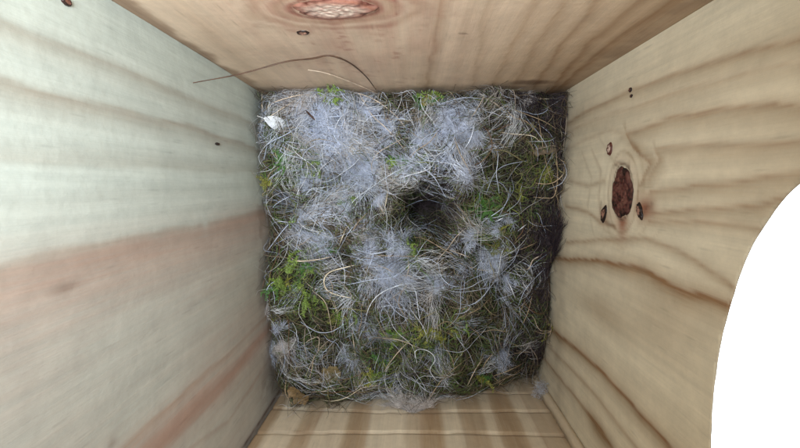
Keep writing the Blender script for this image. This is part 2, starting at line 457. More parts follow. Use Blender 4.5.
right = add_board('right_wall', lambda U, Z: np.stack([np.full_like(U, XR), U, Z], -1), 0, TH, YF - TH, YB + TH, right_colour, M_RIGHT,
                  'yellowish board with a dark red knot and a large round opening', cut=cut_hole, flare=flare_hole, flip=True)

# --- front board with saw-cut grooves
KERFS = [wp('F', [(400, p)])[0][1] for p in (390, 410, 433)]
pitch = KERFS[2] - KERFS[1]
KERFS += [KERFS[2] + pitch * k for k in range(1, 4)]
def front_colour(U0, Z0):
    U, Z = warp(U0, Z0, 53, .0005)
    R = np.zeros_like(U)
    edges = [-.070, -.058, -.047, -.040, -.027, -.018, -.002, .004, .013, .021, .031, .036, .046, .052, .060, .07]
    for k, (a, b) in enumerate(zip(edges[:-1], edges[1:])):
        s = (.80, .04, .62, .12, .74, .02, .40)[k % 7]
        R += s * (1 / (1 + np.exp(-(U - a) / .0005))) * (1 / (1 + np.exp((U - b) / .0005)))
    G = .3 * np.clip(vnoise(U * 60, Z * 8, 54, 8) - .5, 0, 1)
    for e in edges[3::2]:
        G += .30 * np.exp(-((U - e) / .0005) ** 2)
    B = np.zeros_like(U)
    for z in KERFS: B += .28 * np.exp(-((Z - z) / .0006) ** 2)
    return np.stack([R, G, B], -1)
def front_relief(U, Z):
    d = np.zeros_like(U)
    for k, z in enumerate(KERFS):
        zz = z + .0012 * np.sin(U * 38 + 2 * k) + (vnoise(U, U * 0, 61 + k, 220) - .5) * .0009
        d += .0007 * (.5 + vnoise(U, U * 0, 66 + k, 90)) * np.exp(-((Z - zz) / .0008) ** 4)
    return d
add_board('front_wall', lambda U, Z: np.stack([U, np.full_like(U, YF), Z], -1), 1, -TH, XL + .0018, XR - .0002, front_colour, M_FRONT,
          'striped front board with horizontal saw-cut grooves', relief=front_relief)

def plain_box(name, c, s, mat, bevel=0.0006):
    import bmesh
    bm = bmesh.new(); bmesh.ops.create_cube(bm, size=1)
    for v in bm.verts: v.co = Vector((c[0] + v.co.x * s[0], c[1] + v.co.y * s[1], c[2] + v.co.z * s[2]))
    bmesh.ops.bevel(bm, geom=list(bm.edges), offset=bevel, segments=2, affect='EDGES')
    me = bpy.data.meshes.new(name); bm.to_mesh(me); bm.free()
    return under(link(name, me, mat))
W = XR - XL; Dp = YB - YF
plain_box('floor_board', (0, (YB + YF) / 2, ZB - TH / 2 - .0003), (W + 2 * TH, Dp + 2 * TH, TH), M_PLAIN)
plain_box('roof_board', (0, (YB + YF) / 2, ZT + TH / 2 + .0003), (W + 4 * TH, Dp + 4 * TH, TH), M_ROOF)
# pale splintered edge strip where front and right boards meet
def strip():
    ns = 60
    Zs = np.linspace(-.04, .19, ns)
    w = .0032 + .0008 * (vnoise(Zs, Zs * 0, 81, 130) - .5)
    dpt = .0030 + .0006 * (vnoise(Zs, Zs * 0, 82, 90) - .5)
    V = []
    for z, a, b in zip(Zs, w, dpt):
        V += [(XR - .0001, YF + .0003, z), (XR - .0001, YF + b, z), (XR - a * .6, YF + b * .8, z), (XR - a, YF + .0003, z)]
    Q = [[i * 4 + k, i * 4 + (k + 1) % 4, (i + 1) * 4 + (k + 1) % 4, (i + 1) * 4 + k] for i in range(ns - 1) for k in range(4)]
    me = raw_mesh('corner_strip', np.array(V), np.array(Q), colr=np.zeros((len(V), 3)))
    under(link('corner_strip', me, M_PLAIN))
strip()

# --- knots, built as slightly sunken or proud plugs of their own
def knot(name, parent, wall, c, ru, rz, proud, seed, pale_core=False, ringy=True, mat=None, tilt=0.0):
    nr, na = 26, 80; small = rz < .004
    V = []; C = []
    for i in range(nr + 1):
        r = i / nr
        for k in range(na):
            a = 2 * math.pi * k / na
            wob = 1 + .05 * math.sin(3 * a + seed) + .03 * math.sin(7 * a + seed * 2)
            u_ = ru * r * wob * math.cos(a); z_ = rz * r * wob * math.sin(a)
            u = c[0] + u_ * math.cos(tilt) - z_ * math.sin(tilt); z = c[1] + u_ * math.sin(tilt) + z_ * math.cos(tilt)
            crack = abs(math.sin(a * 2.5 + seed + 1.2 * r + 2.2 * float(vnoise(u, z, seed + 9, 700)))) ** 14
            h = proud * .4 * (1 - r ** 4) - .0009 * r ** 14 - .00022 * crack * r + .0002 * (float(vnoise(u, z, seed, 1500)) - .5)
            V.append((u, z, h))
            core = max(0, 1 - r / .80) if pale_core else 0
            rg = .5 + .5 * math.sin(r * 26 + 2 * math.sin(2 * a + seed))
            nz = .5 * float(vnoise(u, z * .5, seed + 5, 2600)) + .5 * float(vnoise(u, z, seed + 6, 1100))
            C.append((min(1, core * 2.2 + .55 * max(0, nz - .5) * (.5 if pale_core and not small else 2) + (.25 * rg if ringy else 0)), .5 * rg, min(1, (min(1, max(0, r - .45) / .25) if small else (r ** 9) * .95) + .8 * crack * r + max(0, .5 - nz) * (.7 if pale_core and not small else 2.6))))
    Q = [[i * na + k, i * na + (k + 1) % na, (i + 1) * na + (k + 1) % na, (i + 1) * na + k] for i in range(nr) for k in range(na)]
    V = np.array(V); q = np.array(Q)
    if wall == 'R': X = np.stack([XR - .0004 - V[:, 2], V[:, 0], V[:, 1]], -1); q = q[:, ::-1]
    elif wall == 'L': X = np.stack([XL + .0004 + V[:, 2], V[:, 0], V[:, 1]], -1)
    else: X = np.stack([V[:, 0], YB - .0004 - V[:, 2], V[:, 1]], -1)
    me = raw_mesh(name, X, q, colr=np.array(C))
    o = link(name, me, mat or M_KNOT); o.parent = parent; o.matrix_parent_inverse = parent.matrix_basis.inverted() @ Matrix.Identity(4)
    o.matrix_parent_inverse = (Matrix.Translation(box.location) @ parent.matrix_parent_inverse).inverted()
    return o
left = bpy.data.objects['left_wall']
def px_size(wall, p, dx, dy):
    a, b, c, d = wp(wall, [(p[0] - dx, p[1]), (p[0] + dx, p[1]), (p[0], p[1] - dy), (p[0], p[1] + dy)])
    return abs(c[0] - d[0]) / 2 + abs(a[0] - b[0]) / 2 * 0, abs(a[1] - b[1]) / 2
ru, rz = px_size('R', (622, 193), 11, 27)
knot('knot', right, 'R', KR, ru, rz, .0004, 2)['label'] = 'dark red oval knot'
for p, dx, dy, pc, tl in [((604, 214), 2.6, 10, True, .42), ((640, 211), 2.6, 10, True, -.5), ((610, 149), 2.8, 7, True, .2),
                      ((631, 90), 1.6, 2.6, False, 0), ((632, 96), 1.2, 1.8, False, 0)]:
    c = wp('R', [p])[0]; a, b = px_size('R', p, dx, dy); knot('small_knot', right, 'R', c, a, b, .0002, int(p[0]), pc, tilt=tl, mat=M_KNOT_PALE if p[1] == 149 else None)
def px_size_b(p, dx, dy):
    a, b, c, d = wp('B', [(p[0] - dx, p[1]), (p[0] + dx, p[1]), (p[0], p[1] - dy), (p[0], p[1] + dy)])
    return abs(a[0] - b[0]) / 2, abs(c[1] - d[1]) / 2
a, b = px_size_b((334, 9), 44, 10); knot('knot', back, 'B', KB, a, b, .0004, 7, True, mat=M_KNOT_PALE)['label'] = 'large knot with a pale split centre'
c = wp('B', [(303, 32)])[0]; a, b = px_size_b((303, 32), 7, 2); knot('small_knot', back, 'B', c, a, b, .0002, 4, True)
for p, dx, dy in [((217, 144), 2, 1.5), ((66, 2), 5, 4)]:
    c = wp('L', [p])[0]; u = wp('L', [(p[0] - dx, p[1]), (p[0] + dx, p[1]), (p[0], p[1] - dy), (p[0], p[1] + dy)])
    knot('small_knot', left, 'L', c, abs(u[2][0] - u[3][0]) / 2, abs(u[0][1] - u[1][1]) / 2, .0002, 3)

# ---------------------------------------------------------------- the nest
nest = empty('bird_nest', (0, -.03, ZB))
tag(nest, 'bird nest of moss, pale hair, down and dry grass filling the box floor', 'nest')
def in_nest(o):
    o.parent = nest; o.matrix_parent_inverse = Matrix.Translation(-nest.location); return o

CUP = at_z(428, 212, 0)[:2]
CUP2 = at_z(412, 222, 0)[:2]
def height(x, y):
    x = np.asarray(x, float); y = np.asarray(y, float)
    h = (vnoise(x, y, 101, 60) - .5) * .014 + (vnoise(x, y, 102, 140) - .5) * .009 + (vnoise(x, y, 103, 330) - .5) * .004
    # lower towards the front right corner and along the walls
    f = np.clip((.01 - y) / .10, 0, 1); r = np.clip((x - .01) / .054, 0, 1)
    h -= .020 * f * r ** 1.3 + .003 * f
    d = np.minimum.reduce([x - XL, XR - x, YB - y]); h -= .007 * np.exp(-np.clip(d, 0, 1) / .0035)
    df = y - YF; h -= .014 * np.exp(-np.clip(df, 0, 1) / .004)
    r1 = np.hypot((x - CUP[0]) / .0094, (y - CUP[1]) / .0086) * (1 + .7 * (vnoise(x, y, 109, 170) - .5))
    r2 = np.hypot((x - CUP2[0]) / .008, (y - CUP2[1]) / .006)
    h -= .034 * np.exp(-r1 ** 4) + .005 * np.exp(-r2 ** 3)
    h += .003 * np.exp(-((r1 - 1.7) / .5) ** 2)
    return np.maximum(h, ZB + .007)
def on_nest(px, py, dz=0.0):
    p = at_z(px, py, 0)
    for _ in range(6):
        p = at_z(px, py, float(height(p[0], p[1])) + dz)
    return p

# body of packed moss
gx = np.linspace(XL + .0006, XR - .0006, 190); gy = np.linspace(YF + .0006, YB - .0006, 200)
GX, GY = np.meshgrid(gx, gy, indexing='ij')
GZ = height(GX, GY) - .0045 + (vnoise(GX, GY, 104, 900) - .5) * .003
V = np.stack([GX, GY, GZ], -1).reshape(-1, 3)
i = np.arange(190 * 200).reshape(190, 200)
Q = np.stack([i[:-1, :-1], i[1:, :-1], i[1:, 1:], i[:-1, 1:]], -1).reshape(-1, 4)
t = vnoise(GX, GY, 105, 160).ravel()[:, None]
C = np.array([.030, .022, .014]) * (1 - t) + np.array([.034, .034, .016]) * t
# skirt to the floor
bi = np.concatenate([i[:, 0], i[-1, 1:], i[-2::-1, -1], i[0, -2:0:-1]])
low = V[bi].copy(); low[:, 2] = ZB + .0003
j = len(V) + np.arange(len(bi))
SK = np.stack([np.roll(bi, -1), bi, j, np.roll(j, -1)], -1)
me = raw_mesh('moss_bed', np.concatenate([V, low]), np.concatenate([Q, SK]), colr=np.concatenate([C, C[bi]]))
in_nest(link('moss_bed', me, M_BASE))

def tubes(P, R, C, sides=3):
    """P (n,m,3) points, R (n,m) radii, C (n,3) colours -> arrays for one mesh"""
    n_, m_ = P.shape[:2]
    T = np.gradient(P, axis=1); T /= np.linalg.norm(T, axis=2, keepdims=True) + 1e-12
    up = np.tile(np.array([0.13, 0.21, 1.0]), (n_, m_, 1))
    S = np.cross(T, up); S /= np.linalg.norm(S, axis=2, keepdims=True) + 1e-9
    B = np.cross(S, T)
    ang = np.arange(sides) * 2 * math.pi / sides
    off = S[:, :, None] * np.cos(ang)[None, None, :, None] + B[:, :, None] * np.sin(ang)[None, None, :, None]
    V_ = P[:, :, None] + off * R[:, :, None, None]
    idx = np.arange(n_ * m_ * sides).reshape(n_, m_, sides)
    nx = np.roll(idx, -1, axis=2)
    Q_ = np.stack([idx[:, :-1], nx[:, :-1], nx[:, 1:], idx[:, 1:]], -1).reshape(-1, 4)
    Cv = np.repeat(C, m_ * sides, axis=0)
    return V_.reshape(-1, 3), Q_, Cv

def walk(x, y, th, length, kap, wob, m_, dz0, arch, follow=1.0):
    """strands that wander over the nest surface"""
    n_ = len(x); ds = (length / (m_ - 1))[:, None]
    s = np.linspace(0, 1, m_)[None]
    ph = rng.random((n_, 1)) * 6.28
    head = th[:, None] + kap[:, None] * s * length[:, None] + wob[:, None] * np.sin(s * 7 + ph) + rng.normal(0, .18, (n_, m_)).cumsum(1) * wob[:, None]
    X = x[:, None] + np.cumsum(np.cos(head) * ds, 1); Y = y[:, None] + np.cumsum(np.sin(head) * ds, 1)
    a_, b_, c_, d_ = XL + .0008, XR - .0008, YF + .0008, YB - .0008
    X = np.where(X < a_, a_ + (a_ - X) * .6, X); X = np.where(X > b_, b_ - (X - b_) * .6, X)
    Y = np.where(Y < c_, c_ + (c_ - Y) * .6, Y); Y = np.where(Y > d_, d_ - (Y - d_) * .6, Y)
    H = height(X, Y)
    k = np.array([.25, .5, .25])
    for _ in range(2):
        Hp = np.pad(H, ((0, 0), (1, 1)), mode='edge'); H = Hp[:, :-2] * k[0] + Hp[:, 1:-1] * k[1] + Hp[:, 2:] * k[2]
    Zs = H + dz0[:, None] + arch[:, None] * np.sin(np.pi * s) + rng.normal(0, .0004, (n_, m_)).cumsum(1) * .6
    return np.stack([X, Y, Zs], -1)

def open_cup(P, C, lim=.42):
    # nothing lies across the mouth of the cup
    q_ = np.hypot((P[:, :, 0] - CUP[0]) / .0088, (P[:, :, 1] - CUP[1]) / .0088).min(1) > lim
    return P[q_], C[q_], int(q_.sum())
def taper(n_, m_, r, tip=.35):
    s = np.linspace(-1, 1, m_)[None]
    return r[:, None] * (tip + (1 - tip) * (1 - np.abs(s) ** 3))

TUFTS = [(300, 106, 24, 1.6), (325, 126, 28, 1.4), (357, 163, 26, 1.6), (338, 148, 20, .5), (385, 126, 18, .5), (455, 128, 26, 1.3),
         (468, 142, 22, .8), (425, 142, 18, .6), (315, 235, 25, 1.3), (300, 214, 14, .4), (343, 208, 14, .4), (388, 278, 24, 1.3),
         (372, 250, 18, .5), (264, 305, 14, .8), (278, 326, 9, .5), (273, 352, 13, .7), (488, 262, 22, .8), (508, 282, 14, .4),
         (500, 352, 19, .7), (521, 98, 13, .8), (410, 399, 27, 1.2), (438, 406, 20, .8), (470, 235, 14, .4), (410, 172, 14, .5),
         (500, 226, 14, .4), (378, 198, 12, .3), (285, 345, 16, .4), (395, 245, 15, .4), (366, 330, 16, .4),
         (440, 285, 16, .35), (462, 178, 12, .25), (350, 360, 16, .3), (312, 182, 14, .3), (370, 105, 20, .5)]
TP = np.array([on_nest(a, b)[:2] for a, b, _, _ in TUFTS]); TR = np.array([c for _, _, c, _ in TUFTS]) * .00042; TW = np.array([d for *_, d in TUFTS])
def pale_density(x, y):
    d = np.zeros_like(x)
    for (tx, ty), r, w in zip(TP, TR, TW):
        d += w * np.exp(-((x - tx) ** 2 + (y - ty) ** 2) / (1.08 * r) ** 2)
    cup = np.hypot((x - CUP[0]) / .009, (y - CUP[1]) / .008)
    return d * (1 - np.exp(-cup ** 3))
GREENS = [(266, 188, 9), (312, 160, 11), (283, 165, 9), (290, 285, 16), (268, 322, 8), (430, 342, 16), (482, 212, 13), (408, 254, 10), (335, 98, 12),
          (405, 160, 12), (298, 265, 12), (312, 305, 10), (340, 200, 9), (500, 240, 10), (545, 330, 7), (380, 372, 12), (330, 245, 9), (345, 318, 9),
          (300, 218, 6), (540, 172, 8), (490, 385, 12), (430, 101, 8), (275, 282, 10), (520, 195, 9), (455, 322, 10), (395, 340, 9)]

GP = np.array([on_nest(a, b)[:2] for a, b, _ in GREENS]); GR = np.array([c for *_, c in GREENS]) * .00042
def greened(x, y, C):
    # living moss: fibres growing in the green patches are yellow-green
    g = np.zeros_like(x)
    for (a, b), r_ in zip(GP, GR): g = np.maximum(g, np.exp(-((x - a) ** 2 + (y - b) ** 2) / (1.35 * r_) ** 2))
    pick = rng.random(len(x)) < g * .8
    gr_ = np.array([[.26, .30, .07], [.17, .26, .06], [.30, .31, .11], [.12, .21, .07]])[rng.integers(0, 4, len(x))] * rng.uniform(.7, 1.25, (len(x), 1))
    return np.where(pick[:, None], gr_, C)
def scatter(k, weight, maxw):
    xs = []; ys = []; c = 0
    while c < k:
        x = rng.uniform(XL + .001, XR - .001, k); y = rng.uniform(YF + .001, YB - .001, k)
        keep = rng.random(k) * maxw < weight(x, y)
        xs.append(x[keep]); ys.append(y[keep]); c += keep.sum()
    return np.concatenate(xs)[:k], np.concatenate(ys)[:k]

# loose moss and root fibres (nobody could count them)
k = 9000; m_ = 7
x, y = scatter(k, lambda x, y: np.ones_like(x), 1)
P = walk(x, y, rng.uniform(0, 6.28, k), rng.uniform(.003, .012, k), rng.normal(0, 130, k), rng.uniform(.2, .9, k), m_, rng.uniform(-.004, .0016, k), rng.uniform(0, .003, k))
pal = np.array([[.12, .085, .055], [.17, .14, .09], [.10, .09, .04], [.11, .14, .05], [.25, .21, .15], [.05, .04, .028], [.16, .15, .12], [.14, .17, .07]])
C = greened(x, y, pal[rng.integers(0, len(pal), k)] * rng.uniform(.7, 1.35, (k, 1)))
P, C, k = open_cup(P, C)
V, Q, Cv = tubes(P, taper(k, m_, rng.uniform(.00008, .00022, k)), C)
o = in_nest(link('moss_fibre', raw_mesh('moss_fibre', V, Q, colr=Cv), M_FIBRE)); o['kind'] = 'stuff'

# pale animal hair, lying in locks
nl, per, m_ = 225, 26, 10
lx, ly = scatter(nl, lambda x, y: .045 + pale_density(x, y), 1.6)
k = nl * per
rep = lambda a: np.repeat(a, per)
P = walk(rep(lx) + rng.normal(0, .0016, k), rep(ly) + rng.normal(0, .0016, k), rep(rng.uniform(0, 6.28, nl)) + rng.normal(0, .24, k),
         rep(rng.uniform(.008, .026, nl)) * rng.uniform(.5, 1.1, k), rep(rng.normal(0, 65, nl)) + rng.normal(0, 14, k), rng.uniform(.05, .25, k), m_,
         rep(rng.uniform(-.001, .0030, nl)) + rng.normal(0, .0004, k), rep(rng.uniform(0, .0035, nl)))
pal = np.array([[.70, .75, .86], [.80, .84, .93], [.56, .62, .75], [.78, .76, .76], [.88, .89, .90], [.48, .49, .54], [.62, .56, .50]])
C = rep(np.arange(nl)) ; C = pal[rng.integers(0, len(pal), nl)][C] * rng.uniform(.75, 1.2, (k, 1))
P, C, k = open_cup(P, C)
V, Q, Cv = tubes(P, taper(k, m_, rng.uniform(.000025, .00007, k)), C)
o = in_nest(link('pale_hair', raw_mesh('pale_hair', V, Q, colr=Cv), M_FIBRE)); o['kind'] = 'stuff'

# single coarser pale hairs on top
k = 420; m_ = 10
x, y = scatter(k, lambda x, y: .12 + pale_density(x, y), 1.6)
P = walk(x, y, rng.uniform(0, 6.28, k), rng.uniform(.007, .026, k), rng.normal(0, 60, k), rng.uniform(.05, .3, k), m_, rng.uniform(.0005, .0036, k), rng.uniform(0, .004, k))
C = pal[rng.integers(0, 5, k)] * rng.uniform(.85, 1.1, (k, 1))
P, C, k = open_cup(P, C)
V, Q, Cv = tubes(P, taper(k, m_, rng.uniform(.00006, .00013, k)), C)
o = in_nest(link('coarse_hair', raw_mesh('coarse_hair', V, Q, colr=Cv), M_FIBRE)); o['kind'] = 'stuff'

# olive and straw coloured moss stems lying on top
nl, per, m_ = 560, 7, 9
rep2 = lambda a: np.repeat(a, 7)
lx, ly = scatter(nl, lambda x, y: 1.1 - .6 * np.clip(pale_density(x, y), 0, 1.4), 1.1)
k = nl * per
P = walk(rep2(lx) + rng.normal(0, .0014, k), rep2(ly) + rng.normal(0, .0014, k), rep2(rng.uniform(0, 6.28, nl)) + rng.normal(0, .45, k),
         rng.uniform(.004, .014, k), rep2(rng.normal(0, 90, nl)) + rng.normal(0, 50, k), rng.uniform(.2, .6, k), m_,
         rng.uniform(-.001, .0024, k), rng.uniform(0, .003, k))
pal = np.array([[.18, .20, .08], [.24, .20, .12], [.12, .18, .055], [.32, .26, .17], [.13, .095, .06], [.20, .23, .12], [.17, .12, .08], [.15, .21, .06]])
C = greened(rep2(lx), rep2(ly), pal[rng.integers(0, len(pal), nl)][rep2(np.arange(nl))] * rng.uniform(.75, 1.25, (k, 1)))
P, C, k = open_cup(P, C)
V, Q, Cv = tubes(P, taper(k, m_, rng.uniform(.00005, .00015, k)), C)
o = in_nest(link('moss_stem', raw_mesh('moss_stem', V, Q, colr=Cv), M_FIBRE)); o['kind'] = 'stuff'

# dark hair along the right side and in the corners
k = 3200; m_ = 9
dk = [at_z(552, 262, -.008)[:2], at_z(545, 285, -.010)[:2], at_z(548, 270, -.009)[:2], at_z(556, 115, 0)[:2], at_z(540, 360, -.018)[:2], at_z(560, 220, 0)[:2], at_z(535, 120, 0)[:2], CUP, CUP]  # cup strands added to paint the shade of the hollow
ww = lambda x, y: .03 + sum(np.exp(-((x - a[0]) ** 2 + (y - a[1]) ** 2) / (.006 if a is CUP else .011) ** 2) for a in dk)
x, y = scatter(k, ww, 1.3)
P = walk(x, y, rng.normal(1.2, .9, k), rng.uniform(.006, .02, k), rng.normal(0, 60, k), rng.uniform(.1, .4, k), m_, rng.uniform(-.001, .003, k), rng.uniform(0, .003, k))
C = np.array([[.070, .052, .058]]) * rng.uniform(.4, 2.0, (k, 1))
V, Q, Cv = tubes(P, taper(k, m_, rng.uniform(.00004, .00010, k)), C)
o = in_nest(link('dark_hair_and_cup_shade', raw_mesh('dark_hair_and_cup_shade', V, Q, colr=Cv), M_FIBRE)); o['kind'] = 'stuff'

# stray hairs standing up along the rim, against the boards
k = 1100; m_ = 8
side = rng.integers(0, 4, k); tt = rng.random(k); ins = rng.uniform(.0008, .008, k)
x = np.where(side == 0, XL + ins, np.where(side == 1, XR - ins, XL + tt * (XR - XL)))
y = np.where(side == 2, YB - ins, np.where(side == 3, YF + ins, YF + tt * (YB - YF)))
P = walk(x, y, rng.uniform(0, 6.28, k), rng.uniform(.005, .016, k), rng.normal(0, 70, k), rng.uniform(.1, .5, k), m_, rng.uniform(0, .002, k), np.zeros(k))
P[:, :, 2] += rng.uniform(.001, .016, (k, 1)) * np.linspace(0, 1, m_)[None] ** 1.5
pal = np.array([[.52, .50, .50], [.34, .25, .16], [.10, .07, .05], [.20, .14, .09], [.16, .15, .08]])
C = pal[rng.integers(0, len(pal), k)] * rng.uniform(.7, 1.2, (k, 1))
P, C, k = open_cup(P, C)
V, Q, Cv = tubes(P, taper(k, m_, rng.uniform(.00004, .00011, k)), C)
o = in_nest(link('rim_hair', raw_mesh('rim_hair', V, Q, colr=Cv), M_FIBRE)); o['kind'] = 'stuff'

# tufts of down, each a part
for q, (a, b, r, w) in enumerate(TUFTS):
    c = on_nest(a, b, .001); r = r * .00042
    nw = int(6 + 12 * w * (r / .010)); pw = 44; k = nw * pw; m_ = 7
    rw = lambda a: np.repeat(a, pw, axis=0)
    base = c + rw(rng.normal(0, 1, (nw, 3)) * np.array([r * .34, r * .34, .0005])) + rng.normal(0, 1, (k, 3)) * np.array([.0006, .0006, .0003])
    th = rw(rng.uniform(0, 6.28, nw)) + rng.normal(0, .7, k); ln = rw(rng.uniform(.5, 1.15, nw)) * r * rng.uniform(.35, 1.1, k)
    s = np.linspace(0, 1, m_)[None]
    hd = th[:, None] + rw(rng.normal(0, 1.2, nw))[:, None] * s + rng.normal(0, .16, (k, m_)).cumsum(1)
    X = base[:, :1] + np.cumsum(np.cos(hd), 1) * ln[:, None] / m_; Y = base[:, 1:2] + np.cumsum(np.sin(hd), 1) * ln[:, None] / m_
    X = np.clip(X, XL + .0005, XR - .0005); Y = np.clip(Y, YF + .0005, YB - .0005)
    Z = height(X, Y) * .7 + .3 * height(c[0], c[1]) + rw(rng.uniform(.0006, .0040, nw))[:, None] + rng.uniform(-.0008, .0010, k)[:, None] + (.0045 if q in (20, 21) else 0) + rng.normal(0, .0003, (k, m_)).cumsum(1)
    P = np.stack([X, Y, Z], -1)
    warm = q in (0, 13, 19, 20, 21, 26)
    pc = np.array([.90, .85, .82]) if warm else np.array([.82, .86, .96])
    C = pc * rng.uniform(.7, 1.2, (k, 1))
    P, C, k = open_cup(P, C)
    V, Q, Cv = tubes(P, taper(k, m_, rng.uniform(.00002, .00005, k), .3), C)
    o = in_nest(link('down_tuft', raw_mesh('down_tuft', V, Q, colr=Cv), M_DOWN)); o['kind'] = 'stuff'

# sprigs of green moss: four shapes, copied
def sprig_mesh(seed):
    r = np.random.default_rng(seed)
    V = []; F = []; C = []
    for st in range(3):
        a0 = r.uniform(0, 6.28); L_ = r.uniform(.003, .006); bend = r.normal(0, .7)
        for q in range(9):
            s = q / 8; a = a0 + bend * s
            p = np.array([math.cos(a) * L_ * s, math.sin(a) * L_ * s, .0012 * math.sin(2.2 * s)])
            for sd in (-1, 1):
                b = a + sd * r.uniform(.5, 1.1); l = r.uniform(.0009, .0017) * (1 - .4 * s); w = l * .28
                d = np.array([math.cos(b), math.sin(b), r.uniform(-.1, .6)]); sv = np.array([-d[1], d[0], 0]) * w
                i0 = len(V)
                V += [p, p + d * l * .45 + sv, p + d * l, p + d * l * .45 - sv + np.array([0, 0, w * .4])]
                F.append([i0, i0 + 1, i0 + 2, i0 + 3])
                g = r.uniform(.7, 1.3); C += [np.array([.20, .28, .06]) * g] * 4
    return raw_mesh('moss_sprig', np.array(V), np.array(F), colr=np.array(C))
def recolour(me, c, nm):
    m2 = me.copy(); a = m2.attributes['tint']
    k_ = len(m2.vertices); cc = np.ones((k_, 4), np.float32)
    r_ = np.random.default_rng(len(nm)); cc[:, :3] = np.array(c) * np.repeat(r_.uniform(.65, 1.3, (k_ // 4, 1)), 4, 0)
    a.data.foreach_set('color', cc.ravel()); return m2
protos = []
for s in range(4):
    b = sprig_mesh(200 + s); b.materials.append(M_MOSS)
    protos += [b, recolour(b, (.07, .16, .035), 'deep'), recolour(b, (.24, .24, .05), 'olive')]
for (a, b, r) in GREENS:
    tone = random.choice([0, 0, 1, 2]) if a < 460 else random.choice([1, 2, 2])
    for _ in range(max(3, int(r * .55))):
        rr = r * math.sqrt(random.random()); an = random.random() * 6.28
        p = on_nest(a + rr * math.cos(an), b + rr * math.sin(an), random.uniform(-.0004, .0018) + (.0014 if a < 300 else 0))
        p[0] = np.clip(p[0], XL + .003, XR - .003); p[1] = np.clip(p[1], YF + .003, YB - .003)
        t_ = tone if random.random() < .75 else random.choice([0, 1, 2])
        o = bpy.data.objects.new('moss_sprig', protos[random.randrange(4) * 3 + t_]); col.objects.link(o)
        in_nest(o); o.location = p; o.rotation_euler = (random.uniform(-.5, .5), random.uniform(-.5, .5), random.random() * 6.28)
        sc_ = random.uniform(.6, 1.15); o.scale = (sc_, sc_, sc_)

# dry stems and strips that can be picked apart, traced where the photograph shows them
TAN = (.50, .37, .23); STRAW = (.68, .58, .42); WHITE = (.72, .74, .78); BLUE = (.54, .59, .70); BROWN = (.20, .11, .06); BUFF = (.62, .50, .38)
def catmull(P_, k_=6):
    P_ = np.array(P_); E_ = np.concatenate([[2 * P_[0] - P_[1]], P_, [2 * P_[-1] - P_[-2]]]); o_ = []
    for a in range(1, len(E_) - 2):
        for q in range(k_):
            t_ = q / k_; p0, p1, p2, p3 = E_[a - 1:a + 3]
            o_.append(.5 * ((2 * p1) + (-p0 + p2) * t_ + (2 * p0 - 5 * p1 + 4 * p2 - p3) * t_ ** 2 + (-p0 + 3 * p1 - 3 * p2 + p3) * t_ ** 3))
    o_.append(E_[-2]); return np.array(o_)
def stem(name, P_, r, c, flat=1.0, mat=None, sides=5):
    P_ = catmull(P_); m2 = len(P_)
    R_ = taper(1, m2, np.array([r]), .5) * (1 + rng.normal(0, .08, (1, m2)))
    V_, Q_, C_ = tubes(P_[None], R_, np.array([c]) * rng.uniform(.9, 1.1), sides)
    if flat != 1:
        ctr = np.repeat(P_, sides, 0); V_ = ctr + (V_ - ctr) * np.array([1.5, 1.5, flat])
    return raw_mesh(name, V_, Q_, colr=C_)
def clampbox(p):
    p = np.array(p); p[..., 0] = np.clip(p[..., 0], XL + .0007, XR - .0007); p[..., 1] = np.clip(p[..., 1], YF + .0007, YB - .0007); return p
